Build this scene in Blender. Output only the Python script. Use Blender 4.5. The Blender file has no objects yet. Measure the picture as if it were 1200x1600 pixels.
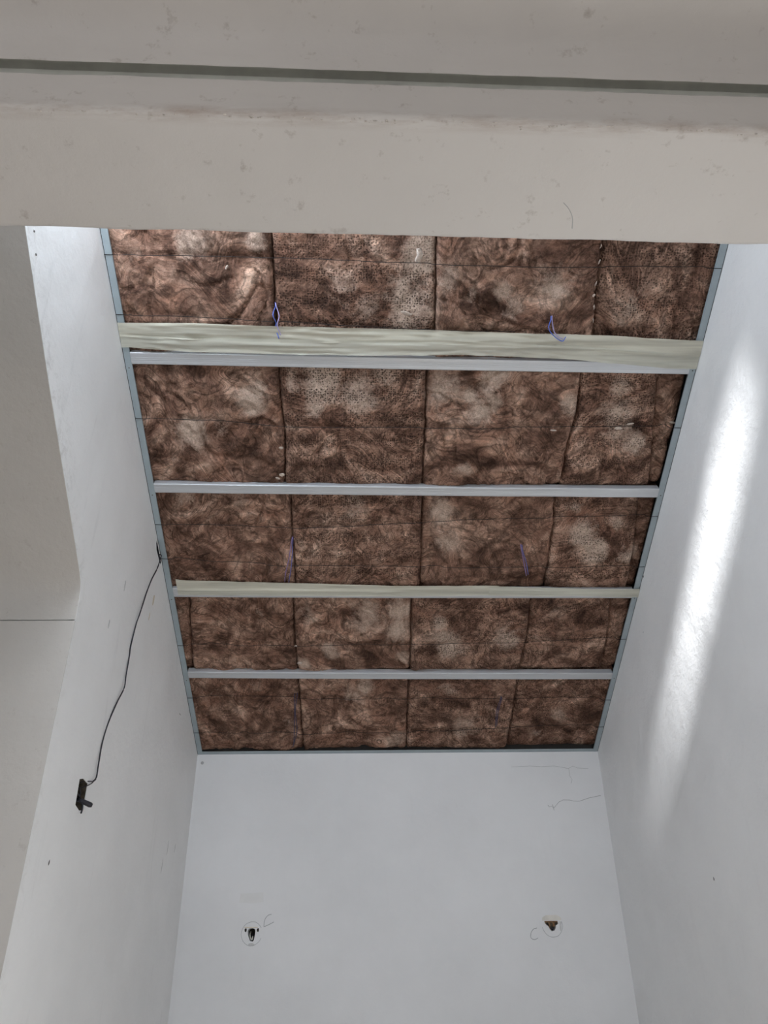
import bpy, bmesh, math, random
from mathutils import Vector, Matrix, noise
from mathutils.geometry import tessellate_polygon

# ------------------------------------------------------------------ camera, light, exposure
S = bpy.context.scene
C = S.collection
S.view_settings.view_transform = 'Standard'
S.view_settings.look = 'None'
S.view_settings.gamma = 1.0
S.view_settings.use_curve_mapping = False
S.view_settings.exposure = -0.14

cd = bpy.data.cameras.new('camera')
cam = bpy.data.objects.new('camera', cd)
C.objects.link(cam)
S.camera = cam
FPX, YAW, PITCH, ROLL = 1149.967, 0.0287, 0.5211, -0.0138
cd.sensor_fit = 'VERTICAL'
cd.sensor_height = 32.0
cd.lens = FPX / 1600 * 32.0
cd.clip_start = 0.02
fwd = Vector((math.sin(YAW) * math.cos(PITCH), math.cos(YAW) * math.cos(PITCH), math.sin(PITCH)))
r0 = Vector((math.cos(YAW), -math.sin(YAW), 0))
u0 = r0.cross(fwd)
rt = math.cos(ROLL) * r0 + math.sin(ROLL) * u0
up = -math.sin(ROLL) * r0 + math.cos(ROLL) * u0
cam.matrix_world = Matrix(((rt.x, up.x, -fwd.x, 0), (rt.y, up.y, -fwd.y, 0), (rt.z, up.z, -fwd.z, 0), (0, 0, 0, 1)))

world = bpy.data.worlds.new('daylight')
S.world = world
world.use_nodes = True
wn = world.node_tree
bg = wn.nodes['Background']
bg.inputs['Color'].default_value = (0.62, 0.75, 1.0, 1)
bg.inputs['Strength'].default_value = 1.0


def light(name, kind, energy, color, loc, aim, size=None):
    d = bpy.data.lights.new(name, kind)
    d.energy = energy
    d.color = color
    if size:
        d.shape = 'RECTANGLE'
        d.size, d.size_y = size
    o = bpy.data.objects.new(name, d)
    C.objects.link(o)
    o.location = loc
    o.rotation_euler = Vector(aim).to_track_quat('-Z', 'Y').to_euler()
    return o


SUN_DIR = Vector((0.35, 1.0, -0.70))
sun = light('sun', 'SUN', 20.0, (0.96, 0.98, 1.0), (0, -4, 6), SUN_DIR)
sun.data.angle = math.radians(6.0)
# daylight of the high window above the beam; the lamps after it are added fill
light('high_window_daylight', 'AREA', 0.5, (0.80, 0.89, 1.0), (-0.52, 0.86, 1.98), (0.45, 1, -0.25), (0.75, 0.75))
light('high_side_fill', 'AREA', 40.0, (0.80, 0.89, 1.0), (-0.955, 1.10, 2.34), (1, 0.85, -0.38), (0.44, 0.40))  # added lamp at an unseen left-wall opening, brightens the right wall
light('side_fill', 'AREA', 21.0, (0.95, 0.98, 1.0), (1.34, 1.32, -0.35), (-1, 0.35, 0.12), (1.1, 1.1))  # added lamp out of view on the right wall, lifts the left wall
light('rear_fill', 'AREA', 16.5, (1.0, 0.965, 0.935), (-0.5, -1.75, 0.25), (0, 1, 0.0), (1.7, 1.5))  # fill added at the rear opening to brighten the beam face

# ------------------------------------------------------------------ room measures (metres, camera at the origin)
XL, XR, YF, ZF, SL = -0.9788, 1.3712, 4.4458, 0.9236, 0.5167
XLL, YB, ZFL, YA, YN = -2.6, -1.8, -1.6, 2.3576, 0.80
NL = math.sqrt(1 + SL * SL)
ND = Vector((0, -SL / NL, -1 / NL))


def cp(x, y, off=0.0):
    """point on the raked ceiling plane; off = metres towards the room"""
    return Vector((x, y, ZF + SL * (YF - y))) + ND * off


# ------------------------------------------------------------------ helpers
def link(name, me, mat=None, parent=None, kind=None, smooth=False):
    o = bpy.data.objects.new(name, me)
    C.objects.link(o)
    if mat:
        me.materials.append(mat)
    if parent:
        o.parent = parent
    if kind:
        o['kind'] = kind
    if smooth:
        for p in me.polygons:
            p.use_smooth = True
    return o


def mesh(name, verts, faces, **k):
    me = bpy.data.meshes.new(name)
    me.from_pydata([tuple(v) for v in verts], [], faces)
    me.update()
    return link(name, me, **k)


def bmobj(name, bm, **k):
    bmesh.ops.recalc_face_normals(bm, faces=bm.faces)
    me = bpy.data.meshes.new(name)
    bm.to_mesh(me)
    bm.free()
    return link(name, me, **k)


def thing(name, label, cat, loc=(0, 0, 0), group=None):
    o = bpy.data.objects.new(name, None)
    C.objects.link(o)
    o.location = loc
    o.empty_display_size = 0.05
    tag(o, label, cat, group)
    return o


def tag(o, label, cat=None, group=None):
    o['label'] = label
    if cat:
        o['category'] = cat
    if group:
        o['group'] = group
    return o


def setorigin(o, p):
    """move a parentless mesh object's origin to p"""
    p = Vector(p)
    o.data.transform(Matrix.Translation(-p))
    o.location = p
    return o


def keep(child, parent):
    child.parent = parent
    child.matrix_parent_inverse = Matrix.Translation(-Vector(parent.location))
    return child


def add_box(bm, o, ax, ay, az):
    """box from corner o along three edge vectors"""
    o, ax, ay, az = map(Vector, (o, ax, ay, az))
    v = [bm.verts.new(o + i * ax + j * ay + k * az) for k in (0, 1) for j in (0, 1) for i in (0, 1)]
    for f in ((0, 2, 3, 1), (4, 5, 7, 6), (0, 1, 5, 4), (2, 6, 7, 3), (0, 4, 6, 2), (1, 3, 7, 5)):
        bm.faces.new([v[i] for i in f])


def add_tube(bm, pts, rad, n=8, flat=None):
    pts = [Vector(p) for p in pts]
    rings = []
    for i, p in enumerate(pts):
        t = (pts[min(i + 1, len(pts) - 1)] - pts[max(i - 1, 0)]).normalized()
        a = Vector((0, 0, 1)) if abs(t.z) < 0.9 else Vector((1, 0, 0))
        b = t.cross(a).normalized()
        c = b.cross(t)
        r = rad[i] if isinstance(rad, (list, tuple)) else rad
        rings.append([bm.verts.new(p + r * (math.cos(2 * math.pi * k / n) * b + math.sin(2 * math.pi * k / n) * c)) for k in range(n)])
    for q, s in zip(rings, rings[1:]):
        for k in range(n):
            bm.faces.new((q[k], q[(k + 1) % n], s[(k + 1) % n], s[k]))
    bm.faces.new(rings[0])
    bm.faces.new(rings[-1])


def tube(name, pts, rad, mat, n=8, **k):
    bm = bmesh.new()
    add_tube(bm, pts, rad, n)
    return bmobj(name, bm, mat=mat, smooth=True, **k)


def smoothline(pts, per=6):
    """Catmull-Rom through the points"""
    P = [Vector(p) for p in pts]
    P = [2 * P[0] - P[1]] + P + [2 * P[-1] - P[-2]]
    out = []
    for i in range(1, len(P) - 2):
        a, b, c, d = P[i - 1:i + 3]
        for k in range(per):
            t = k / per
            out.append(0.5 * ((2 * b) + (c - a) * t + (2 * a - 5 * b + 4 * c - d) * t * t + (3 * b - a - 3 * c + d) * t ** 3))
    out.append(P[-2])
    return out


def lerp_poly(pts, x):
    if x <= pts[0][0]:
        return pts[0][1]
    for (a, b), (c, d) in zip(pts, pts[1:]):
        if x <= c:
            return b + (d - b) * (x - a) / (c - a)
    return pts[-1][1]


def sheet(name, loops, thick, out, mat, **k):
    """flat slab: outer loop + holes (3D, coplanar), thickened by thick along out"""
    loops = [[Vector(p) for p in l] for l in loops]
    flat = [p for l in loops for p in l]
    tris = tessellate_polygon(loops)
    d = Vector(out) * thick
    n = len(flat)
    verts = flat + [p + d for p in flat]
    faces = [tuple(t) for t in tris] + [tuple(i + n for i in reversed(t)) for t in tris]
    s = 0
    for l in loops:
        m = len(l)
        for i in range(m):
            a, b = s + i, s + (i + 1) % m
            faces.append((a, b, b + n, a + n))
        s += m
    bm = bmesh.new()
    bv = [bm.verts.new(v) for v in verts]
    for f in faces:
        try:
            bm.faces.new([bv[i] for i in f])
        except ValueError:
            pass
    return bmobj(name, bm, mat=mat, **k)


# ------------------------------------------------------------------ materials
def nodes(name):
    m = bpy.data.materials.new(name)
    m.use_nodes = True
    nt = m.node_tree
    return m, nt, nt.nodes['Principled BSDF']


def N(nt, kind, **k):
    n = nt.nodes.new(kind)
    for a, b in k.items():
        if a in n.inputs:
            n.inputs[a].default_value = b
        else:
            setattr(n, a, b)
    return n


def ramp(nt, fac, stops):
    n = nt.nodes.new('ShaderNodeValToRGB')
    e = n.color_ramp.elements
    while len(e) < len(stops):
        e.new(0.5)
    for x, (p, c) in zip(e, stops):
        x.position = p
        x.color = (*c, 1) if len(c) == 3 else c
    nt.links.new(fac, n.inputs[0])
    return n


def mixc(nt, fac, a, b, mode='MIX'):
    n = nt.nodes.new('ShaderNodeMix')
    n.data_type = 'RGBA'
    n.blend_type = mode
    for s, v in ((0, fac), (6, a), (7, b)):
        if hasattr(v, 'is_linked') or hasattr(v, 'links'):
            nt.links.new(v, n.inputs[s])
        elif s == 0:
            n.inputs[0].default_value = v
        else:
            n.inputs[s].default_value = (*v, 1)
    return n.outputs[2]


def plaster(name, col, grime=0.35, band=None, rub=False, rough=0.75, bump=0.25, spots=0.0, streak=(6, 6, 0.7)):
    m, nt, b = nodes(name)
    L = nt.links
    co = N(nt, 'ShaderNodeTexCoord').outputs['Object']
    big = N(nt, 'ShaderNodeTexNoise', Scale=1.6, Detail=5.0, Roughness=0.6)
    L.new(co, big.inputs['Vector'])
    r1 = ramp(nt, big.outputs['Fac'], [(0.3, (0.92, 0.92, 0.92)), (0.62, (1, 1, 1))])
    c = mixc(nt, 1.0, col, r1.outputs[0], 'MULTIPLY')
    # vertical scuffs and grime
    mp = N(nt, 'ShaderNodeMapping')
    mp.inputs['Scale'].default_value = streak
    L.new(co, mp.inputs['Vector'])
    sc = N(nt, 'ShaderNodeTexNoise', Scale=2.4, Detail=8.0, Roughness=0.68, Distortion=0.4)
    L.new(mp.outputs[0], sc.inputs['Vector'])
    r2 = ramp(nt, sc.outputs['Fac'], [(0.60, (0, 0, 0)), (0.78, (1, 1, 1))])
    mul = N(nt, 'ShaderNodeMath', operation='MULTIPLY')
    mul.inputs[1].default_value = grime
    L.new(r2.outputs[0], mul.inputs[0])
    c = mixc(nt, mul.outputs[0], c, tuple(x * 0.62 for x in col))
    if spots:
        sp = N(nt, 'ShaderNodeTexNoise', Scale=24.0, Detail=4.0, Roughness=0.75)
        L.new(co, sp.inputs['Vector'])
        r3 = ramp(nt, sp.outputs['Fac'], [(0.605, (0, 0, 0)), (0.73, (1, 1, 1))])
        m3 = N(nt, 'ShaderNodeMath', operation='MULTIPLY')
        m3.inputs[1].default_value = spots
        L.new(r3.outputs[0], m3.inputs[0])
        c = mixc(nt, m3.outputs[0], c, (col[0] * 0.42, col[1] * 0.36, col[2] * 0.31))
    if rub:
        # grey rub marks where the raked soffit meets the wall: line z + 0.803 y = 2.93
        sx = N(nt, 'ShaderNodeSeparateXYZ')
        L.new(co, sx.inputs[0])
        q1 = N(nt, 'ShaderNodeMath', operation='MULTIPLY_ADD')
        q1.inputs[1].default_value = 0.803
        L.new(sx.outputs[1], q1.inputs[0])
        L.new(sx.outputs[2], q1.inputs[2])
        q2 = N(nt, 'ShaderNodeMapRange')
        q2.inputs['From Min'].default_value = 3.10
        q2.inputs['From Max'].default_value = 2.95
        L.new(q1.outputs[0], q2.inputs['Value'])
        q3 = N(nt, 'ShaderNodeMapRange')
        q3.inputs['From Min'].default_value = 2.42
        q3.inputs['From Max'].default_value = 2.28
        L.new(sx.outputs[1], q3.inputs['Value'])
        qn = N(nt, 'ShaderNodeTexNoise', Scale=22.0, Detail=7.0, Roughness=0.75, Distortion=0.6)
        L.new(co, qn.inputs['Vector'])
        qr = ramp(nt, qn.outputs['Fac'], [(0.50, (0, 0, 0)), (0.66, (0.5, 0.5, 0.5))])
        q4 = N(nt, 'ShaderNodeMath', operation='MULTIPLY')
        L.new(q2.outputs[0], q4.inputs[0])
        L.new(q3.outputs[0], q4.inputs[1])
        q5 = N(nt, 'ShaderNodeMath', operation='MULTIPLY')
        L.new(q4.outputs[0], q5.inputs[0])
        L.new(qr.outputs[0], q5.inputs[1])
        c = mixc(nt, q5.outputs[0], c, (0.48, 0.47, 0.45))
    if band:
        # rubbed dirt left along the lower arris: a stripe at y = band + 0.018 x
        sx = N(nt, 'ShaderNodeSeparateXYZ')
        L.new(co, sx.inputs[0])
        m1 = N(nt, 'ShaderNodeMath', operation='MULTIPLY_ADD')
        m1.inputs[1].default_value = -0.018
        L.new(sx.outputs[0], m1.inputs[0])
        L.new(sx.outputs[1], m1.inputs[2])
        m2 = N(nt, 'ShaderNodeMath', operation='SUBTRACT')
        L.new(m1.outputs[0], m2.inputs[0])
        m2.inputs[1].default_value = band
        m3 = N(nt, 'ShaderNodeMath', operation='ABSOLUTE')
        L.new(m2.outputs[0], m3.inputs[0])
        mr = N(nt, 'ShaderNodeMapRange')
        mr.inputs['From Min'].default_value = 0.022
        mr.inputs['From Max'].default_value = 0.002
        L.new(m3.outputs[0], mr.inputs['Value'])
        mp2 = N(nt, 'ShaderNodeMapping')
        mp2.inputs['Scale'].default_value = (9, 60, 30)
        L.new(co, mp2.inputs['Vector'])
        bn = N(nt, 'ShaderNodeTexNoise', Scale=1.0, Detail=6.0, Roughness=0.7)
        L.new(mp2.outputs[0], bn.inputs['Vector'])
        br = ramp(nt, bn.outputs['Fac'], [(0.42, (0, 0, 0)), (0.70, (0.75, 0.75, 0.75))])
        m4 = N(nt, 'ShaderNodeMath', operation='MULTIPLY')
        mz = N(nt, 'ShaderNodeMapRange')
        mz.inputs['From Min'].default_value = 1.075
        mz.inputs['From Max'].default_value = 1.055
        L.new(sx.outputs[2], mz.inputs['Value'])
        m5 = N(nt, 'ShaderNodeMath', operation='MULTIPLY')
        L.new(mr.outputs[0], m5.inputs[0])
        L.new(mz.outputs[0], m5.inputs[1])
        L.new(m5.outputs[0], m4.inputs[0])
        L.new(br.outputs[0], m4.inputs[1])
        c = mixc(nt, m4.outputs[0], c, (0.36, 0.28, 0.235))
    L.new(c, b.inputs['Base Color'])
    b.inputs['Roughness'].default_value = rough
    b.inputs['Specular IOR Level'].default_value = 0.25
    f1 = N(nt, 'ShaderNodeTexNoise', Scale=55.0, Detail=6.0, Roughness=0.65)
    f2 = N(nt, 'ShaderNodeTexNoise', Scale=5.0, Detail=3.0)
    L.new(co, f1.inputs['Vector'])
    L.new(co, f2.inputs['Vector'])
    ad = N(nt, 'ShaderNodeMath', operation='MULTIPLY_ADD')
    ad.inputs[1].default_value = 5.0
    L.new(f2.outputs['Fac'], ad.inputs[0])
    L.new(f1.outputs['Fac'], ad.inputs[2])
    bp = N(nt, 'ShaderNodeBump', Strength=bump, Distance=0.004)
    L.new(ad.outputs[0], bp.inputs['Height'])
    L.new(bp.outputs[0], b.inputs['Normal'])
    return m


def simple(name, col, rough=0.6, metal=0.0, var=0.12, scale=30.0, spec=0.4):
    m, nt, b = nodes(name)
    co = N(nt, 'ShaderNodeTexCoord').outputs['Object']
    n = N(nt, 'ShaderNodeTexNoise', Scale=scale, Detail=4.0)
    nt.links.new(co, n.inputs['Vector'])
    r = ramp(nt, n.outputs['Fac'], [(0.3, tuple(max(0, x * (1 - var)) for x in col)), (0.7, tuple(min(1, x * (1 + var)) for x in col))])
    nt.links.new(r.outputs[0], b.inputs['Base Color'])
    b.inputs['Roughness'].default_value = rough
    b.inputs['Metallic'].default_value = metal
    b.inputs['Specular IOR Level'].default_value = spec
    return m


def brushed(name, col, rough, metal):
    m, nt, b = nodes(name)
    co = N(nt, 'ShaderNodeTexCoord').outputs['Object']
    mp = N(nt, 'ShaderNodeMapping')
    mp.inputs['Scale'].default_value = (1.2, 120, 120)
    nt.links.new(co, mp.inputs['Vector'])
    n = N(nt, 'ShaderNodeTexNoise', Scale=1.0, Detail=4.0)
    nt.links.new(mp.outputs[0], n.inputs['Vector'])
    r = ramp(nt, n.outputs['Fac'], [(0.3, tuple(x * 0.93 for x in col)), (0.7, col)])
    nt.links.new(r.outputs[0], b.inputs['Base Color'])
    b.inputs['Metallic'].default_value = metal
    b.inputs['Roughness'].default_value = rough
    return m


def glasswool(name, dimple):
    m, nt, b = nodes(name)
    L = nt.links
    g = N(nt, 'ShaderNodeNewGeometry').outputs['Position']
    rnd = N(nt, 'ShaderNodeObjectInfo').outputs['Random']
    w = N(nt, 'ShaderNodeMath', operation='MULTIPLY')
    w.inputs[1].default_value = 37.0
    L.new(rnd, w.inputs[0])

    def tex(scale, detail, dist, rough=0.6, vec=None):
        n = N(nt, 'ShaderNodeTexNoise', noise_dimensions='4D', Scale=scale, Detail=detail, Distortion=dist, Roughness=rough)
        L.new(vec if vec else g, n.inputs['Vector'])
        L.new(w.outputs[0], n.inputs['W'])
        return n
    swirl = tex(3.0, 9.0, 2.6, 0.57)
    vein = tex(6.0, 6.0, 2.2, 0.55)
    # combed fibres: noise drawn out along a direction that wanders with the swirl
    rot = N(nt, 'ShaderNodeVectorRotate', rotation_type='AXIS_ANGLE')
    rot.inputs['Axis'].default_value = (0, SL / NL, 1 / NL)
    big = tex(1.7, 2.0, 0.6)
    an = N(nt, 'ShaderNodeMath', operation='MULTIPLY')
    an.inputs[1].default_value = 9.0
    L.new(big.outputs['Fac'], an.inputs[0])
    L.new(g, rot.inputs['Vector'])
    L.new(an.outputs[0], rot.inputs['Angle'])
    stm = N(nt, 'ShaderNodeMapping')
    stm.inputs['Scale'].default_value = (0.28, 1.0, 1.0)
    L.new(rot.outputs[0], stm.inputs['Vector'])
    mid = tex(15.0, 6.0, 1.2, 0.62, stm.outputs[0])
    patch = tex(5.5, 4.0, 0.8)
    fib = tex(75.0, 5.0, 1.6, 0.75)
    # swirl -> brown tones
    c0 = ramp(nt, swirl.outputs['Fac'], [(0.31, (0.080, 0.047, 0.035)), (0.42, (0.219, 0.131, 0.098)), (0.50, (0.365, 0.234, 0.178)), (0.58, (0.526, 0.358, 0.277)), (0.68, (0.817, 0.613, 0.496))]).outputs[0]
    # rusty and dark patches
    rp = ramp(nt, patch.outputs['Fac'], [(0.52, (0, 0, 0)), (0.64, (0.6, 0.6, 0.6))]).outputs[0]
    c1 = mixc(nt, rp, c0, (0.394, 0.230, 0.168))
    dp = ramp(nt, patch.outputs['Fac'], [(0.32, (0.75, 0.75, 0.75)), (0.45, (0, 0, 0))]).outputs[0]
    c1 = mixc(nt, dp, c1, (0.124, 0.076, 0.057))
    # crevice shade painted as dark veins, with brown binder swirl
    ve = ramp(nt, vein.outputs['Fac'], [(0.455, (0, 0, 0)), (0.49, (0.55, 0.55, 0.55)), (0.51, (0.55, 0.55, 0.55)), (0.545, (0, 0, 0))]).outputs[0]
    c1 = mixc(nt, ve, c1, (0.076, 0.048, 0.036))
    md = ramp(nt, mid.outputs['Fac'], [(0.34, (0.46, 0.44, 0.43)), (0.50, (1.0, 1.0, 1.0)), (0.66, (1.6, 1.56, 1.52))]).outputs[0]
    c1 = mixc(nt, 1.0, c1, md, 'MULTIPLY')
    c1 = mixc(nt, 1.0, c1, (0.93, 0.875, 0.85), 'MULTIPLY')
    # pale loose fibre
    at = N(nt, 'ShaderNodeAttribute', attribute_name='pale')
    p1 = N(nt, 'ShaderNodeMath', operation='MULTIPLY_ADD')
    p1.inputs[1].default_value = 2.6
    L.new(swirl.outputs['Fac'], p1.inputs[0])
    L.new(at.outputs['Fac'], p1.inputs[2])
    p2 = N(nt, 'ShaderNodeMath', operation='MULTIPLY_ADD')
    p2.inputs[1].default_value = 0.9
    L.new(fib.outputs['Fac'], p2.inputs[0])
    L.new(p1.outputs[0], p2.inputs[2])
    p3 = N(nt, 'ShaderNodeMapRange')
    p3.inputs['From Min'].default_value = 1.80
    p3.inputs['From Max'].default_value = 2.55
    L.new(p2.outputs[0], p3.inputs['Value'])
    p4 = N(nt, 'ShaderNodeMapRange')
    p4.inputs['From Min'].default_value = 0.02
    p4.inputs['From Max'].default_value = 0.35
    L.new(at.outputs['Fac'], p4.inputs['Value'])
    pm = N(nt, 'ShaderNodeMath', operation='MULTIPLY')
    L.new(p3.outputs[0], pm.inputs[0])
    L.new(p4.outputs[0], pm.inputs[1])
    c2 = mixc(nt, pm.outputs[0], c1, (0.64, 0.49, 0.40))
    # fibres
    fr = ramp(nt, fib.outputs['Fac'], [(0.34, (0.62, 0.60, 0.58)), (0.64, (1.26, 1.25, 1.24))]).outputs[0]
    c3 = mixc(nt, 1.0, c2, fr, 'MULTIPLY')
    h = N(nt, 'ShaderNodeMath', operation='MULTIPLY_ADD')
    h.inputs[1].default_value = 2.0
    L.new(swirl.outputs['Fac'], h.inputs[0])
    L.new(fib.outputs['Fac'], h.inputs[2])
    hh = h.outputs[0]
    if dimple:
        mp = N(nt, 'ShaderNodeMapping')
        mp.inputs['Scale'].default_value = (1.0, 1.12, 0.2)
        L.new(g, mp.inputs['Vector'])
        vo = N(nt, 'ShaderNodeTexVoronoi', Scale=105.0, Randomness=0.55)
        L.new(mp.outputs[0], vo.inputs['Vector'])
        msk = tex(5.0, 3.0, 0.5)
        mr = ramp(nt, msk.outputs['Fac'], [(0.34, (0.35, 0.35, 0.35)), (0.52, (0.78, 0.78, 0.78))]).outputs[0]
        vr = ramp(nt, vo.outputs['Distance'], [(0.16, (1, 1, 1)), (0.42, (0, 0, 0))]).outputs[0]
        mm = N(nt, 'ShaderNodeMath', operation='MULTIPLY')
        L.new(mr, mm.inputs[0])
        L.new(vr, mm.inputs[1])
        c3 = mixc(nt, mm.outputs[0], c3, (0.035, 0.022, 0.018))
        h2 = N(nt, 'ShaderNodeMath', operation='MULTIPLY_ADD')
        h2.inputs[1].default_value = -1.2
        L.new(mm.outputs[0], h2.inputs[0])
        L.new(hh, h2.inputs[2])
        hh = h2.outputs[0]
    L.new(c3, b.inputs['Base Color'])
    b.inputs['Roughness'].default_value = 0.95
    b.inputs['Specular IOR Level'].default_value = 0.1
    bp = N(nt, 'ShaderNodeBump', Strength=0.9, Distance=0.010)
    L.new(hh, bp.inputs['Height'])
    L.new(bp.outputs[0], b.inputs['Normal'])
    return m


def tape_mat(name, col, clear):
    m, nt, b = nodes(name)
    L = nt.links
    co = N(nt, 'ShaderNodeTexCoord').outputs['Object']
    mp = N(nt, 'ShaderNodeMapping')
    mp.inputs['Scale'].default_value = (1.5, 40, 40)
    L.new(co, mp.inputs['Vector'])
    n = N(nt, 'ShaderNodeTexNoise', Scale=1.0, Detail=5.0, Distortion=0.3)
    L.new(mp.outputs[0], n.inputs['Vector'])
    r = ramp(nt, n.outputs['Fac'], [(0.3, tuple(x * 0.76 for x in col)), (0.7, tuple(min(1, x * 1.16) for x in col))])
    L.new(r.outputs[0], b.inputs['Base Color'])
    b.inputs['Roughness'].default_value = 0.45
    bp = N(nt, 'ShaderNodeBump', Strength=0.3, Distance=0.004)
    L.new(n.outputs['Fac'], bp.inputs['Height'])
    L.new(bp.outputs[0], b.inputs['Normal'])
    tr = N(nt, 'ShaderNodeBsdfTransparent')
    tr.inputs[0].default_value = (0.95, 0.97, 0.88, 1)
    mx = N(nt, 'ShaderNodeMixShader')
    mx.inputs[0].default_value = clear
    L.new(b.outputs[0], mx.inputs[1])
    L.new(tr.outputs[0], mx.inputs[2])
    L.new(mx.outputs[0], nt.nodes['Material Output'].inputs['Surface'])
    return m


M_wall = plaster('wall_paint', (0.87, 0.87, 0.865), grime=0.32, bump=0.4, rub=True)
M_far = plaster('far_wall_paint', (0.79, 0.793, 0.80), grime=0.10, rough=0.7)
M_right = plaster('right_wall_paint', (0.84, 0.84, 0.835), grime=0.10, rough=0.55, bump=0.6)
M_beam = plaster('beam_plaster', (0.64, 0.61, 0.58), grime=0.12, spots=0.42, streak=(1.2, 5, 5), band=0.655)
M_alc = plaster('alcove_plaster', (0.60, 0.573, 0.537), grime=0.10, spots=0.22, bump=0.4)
M_floor = simple('screed_floor', (0.58, 0.53, 0.475), 0.7, var=0.12, scale=3)
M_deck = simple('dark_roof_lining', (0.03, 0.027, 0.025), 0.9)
M_chan = simple('galvanised_channel', (0.36, 0.42, 0.45), 0.55, metal=0.15, var=0.06, scale=14)
M_bat = brushed('brushed_batten', (0.58, 0.595, 0.615), 0.38, 0.35)
M_gap = simple('grey_shadow_channel', (0.36, 0.36, 0.325), 0.6, metal=0.1, var=0.1)
M_fuzz = glasswool('fuzzy_glasswool', False)
M_dimp = glasswool('dimpled_glasswool', True)
M_string = simple('black_string', (0.018, 0.014, 0.013), 0.8)
M_tape = tape_mat('cream_tape', (0.62, 0.60, 0.50), 0.08)
M_tape2 = tape_mat('pale_tape', (0.66, 0.65, 0.555), 0.18)
M_blue = simple('blue_insulation', (0.10, 0.16, 0.55), 0.4)
M_violet = simple('violet_insulation', (0.42, 0.36, 0.62), 0.4)
M_violet2 = simple('dull_violet_insulation', (0.26, 0.18, 0.36), 0.4)
M_blue2 = simple('dull_blue_insulation', (0.12, 0.13, 0.36), 0.4)
M_blue3 = simple('dark_blue_insulation', (0.05, 0.045, 0.10), 0.5)
M_black = simple('black_cable', (0.016, 0.015, 0.022), 0.45)
M_dark = simple('dark_cavity', (0.030, 0.024, 0.019), 0.9, var=0.4)
M_brick = simple('raw_cavity_side', (0.30, 0.25, 0.19), 0.9, var=0.4)
M_cav = simple('darkened_grimy_cavity', (0.085, 0.07, 0.05), 0.9, var=0.6, scale=60)  # grimy brown, darkened in colour so the recess looks unlit
M_rust = simple('rusty_bracket', (0.20, 0.11, 0.05), 0.7, var=0.5, scale=80)
M_white = simple('bare_filler', (0.70, 0.68, 0.63), 0.8, var=0.08)
M_pencil = simple('pencil', (0.40, 0.41, 0.42), 0.8)
M_crack = simple('crack_grey', (0.42, 0.42, 0.42), 0.9)  # plain grey for the crack lines
M_steel = simple('screw_steel', (0.16, 0.15, 0.14), 0.5, metal=0.5)
M_scuff = simple('grey_scuff', (0.56, 0.56, 0.555), 0.8)
M_stain = simple('ochre_stain', (0.66, 0.60, 0.50), 0.85, var=0.08)
M_glass = bpy.data.materials.new('frosted_pane')
M_glass.use_nodes = True
_nt = M_glass.node_tree
_b = _nt.nodes['Principled BSDF']
_b.inputs['Base Color'].default_value = (0.85, 0.9, 0.95, 1)
_b.inputs['Roughness'].default_value = 0.5
_b.inputs['Transmission Weight'].default_value = 0.25

# ------------------------------------------------------------------ the setting
def st(o, label=None):
    o['kind'] = 'structure'
    if label:
        o['label'] = label
    return o


def ceil_z(y):
    return ZF + SL * (YF - y)


ZH = 1.266          # ceiling of the near room
st(sheet('floor', [[(XLL, YB, ZFL), (XR, YB, ZFL), (XR, YF, ZFL), (XLL, YF, ZFL)]], 0.1, (0, 0, -1), M_floor))
# far wall, with the two light point holes cut through
LP = [(-0.594, 0.012), (0.988, 0.034)]
HOLE_A = [(-0.0225, 0.012), (-0.016, 0.022), (-0.002, 0.026), (0.013, 0.022), (0.018, 0.012), (0.016, -0.012), (0.013, -0.030), (0.006, -0.036), (-0.006, -0.034), (-0.014, -0.018), (-0.021, -0.004)]
HOLE_B = [(-0.040, 0.018), (0.030, 0.018), (0.033, 0.004), (0.020, -0.002), (0.016, -0.016), (0.008, -0.027), (-0.004, -0.030), (-0.014, -0.022), (-0.020, -0.008), (-0.030, 0.000), (-0.038, 0.006)]
holes = [[(cx + a, YF, cz + b) for a, b in h] for (cx, cz), h in zip(LP, (HOLE_A, HOLE_B))]
wall_far = st(sheet('wall_far', [[(XL, YF, ZFL), (XR, YF, ZFL), (XR, YF, ceil_z(YF) - 0.001), (XL, YF, ceil_z(YF) - 0.001)]] + holes, 0.09, (0, 1, 0), M_far))
wall_right = st(sheet('wall_right', [[(XR, YB, ZFL), (XR, YF, ZFL), (XR, YF, ceil_z(YF) - 0.001), (XR, YN, ceil_z(YN) - 0.001), (XR, YB, ceil_z(YN) - 0.001)],
                                     [(XR, 3.648, 1.366), (XR, 3.664, 1.366), (XR, 3.741, 1.312), (XR, 3.728, 1.302), (XR, 3.672, 1.334)],
    [(XR, 0.72, -0.95), (XR, 1.92, -0.95), (XR, 1.92, 0.25), (XR, 0.72, 0.25)]], 0.09, (1, 0, 0), M_right))
w3 = st(sheet('added_window_right', [[(XR, 0.72, -0.95), (XR, 1.92, -0.95), (XR, 1.92, 0.25), (XR, 0.72, 0.25)], [(XR, 0.77, -0.90), (XR, 1.87, -0.90), (XR, 1.87, 0.20), (XR, 0.77, 0.20)]], 0.06, (1, 0, 0), M_white))  # unseen window, added to go with the side fill
sheet('pane', [[(XR + 0.02, 0.77, -0.90), (XR + 0.02, 1.87, -0.90), (XR + 0.02, 1.87, 0.20), (XR + 0.02, 0.77, 0.20)]], 0.006, (1, 0, 0), M_glass, parent=w3)
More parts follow.
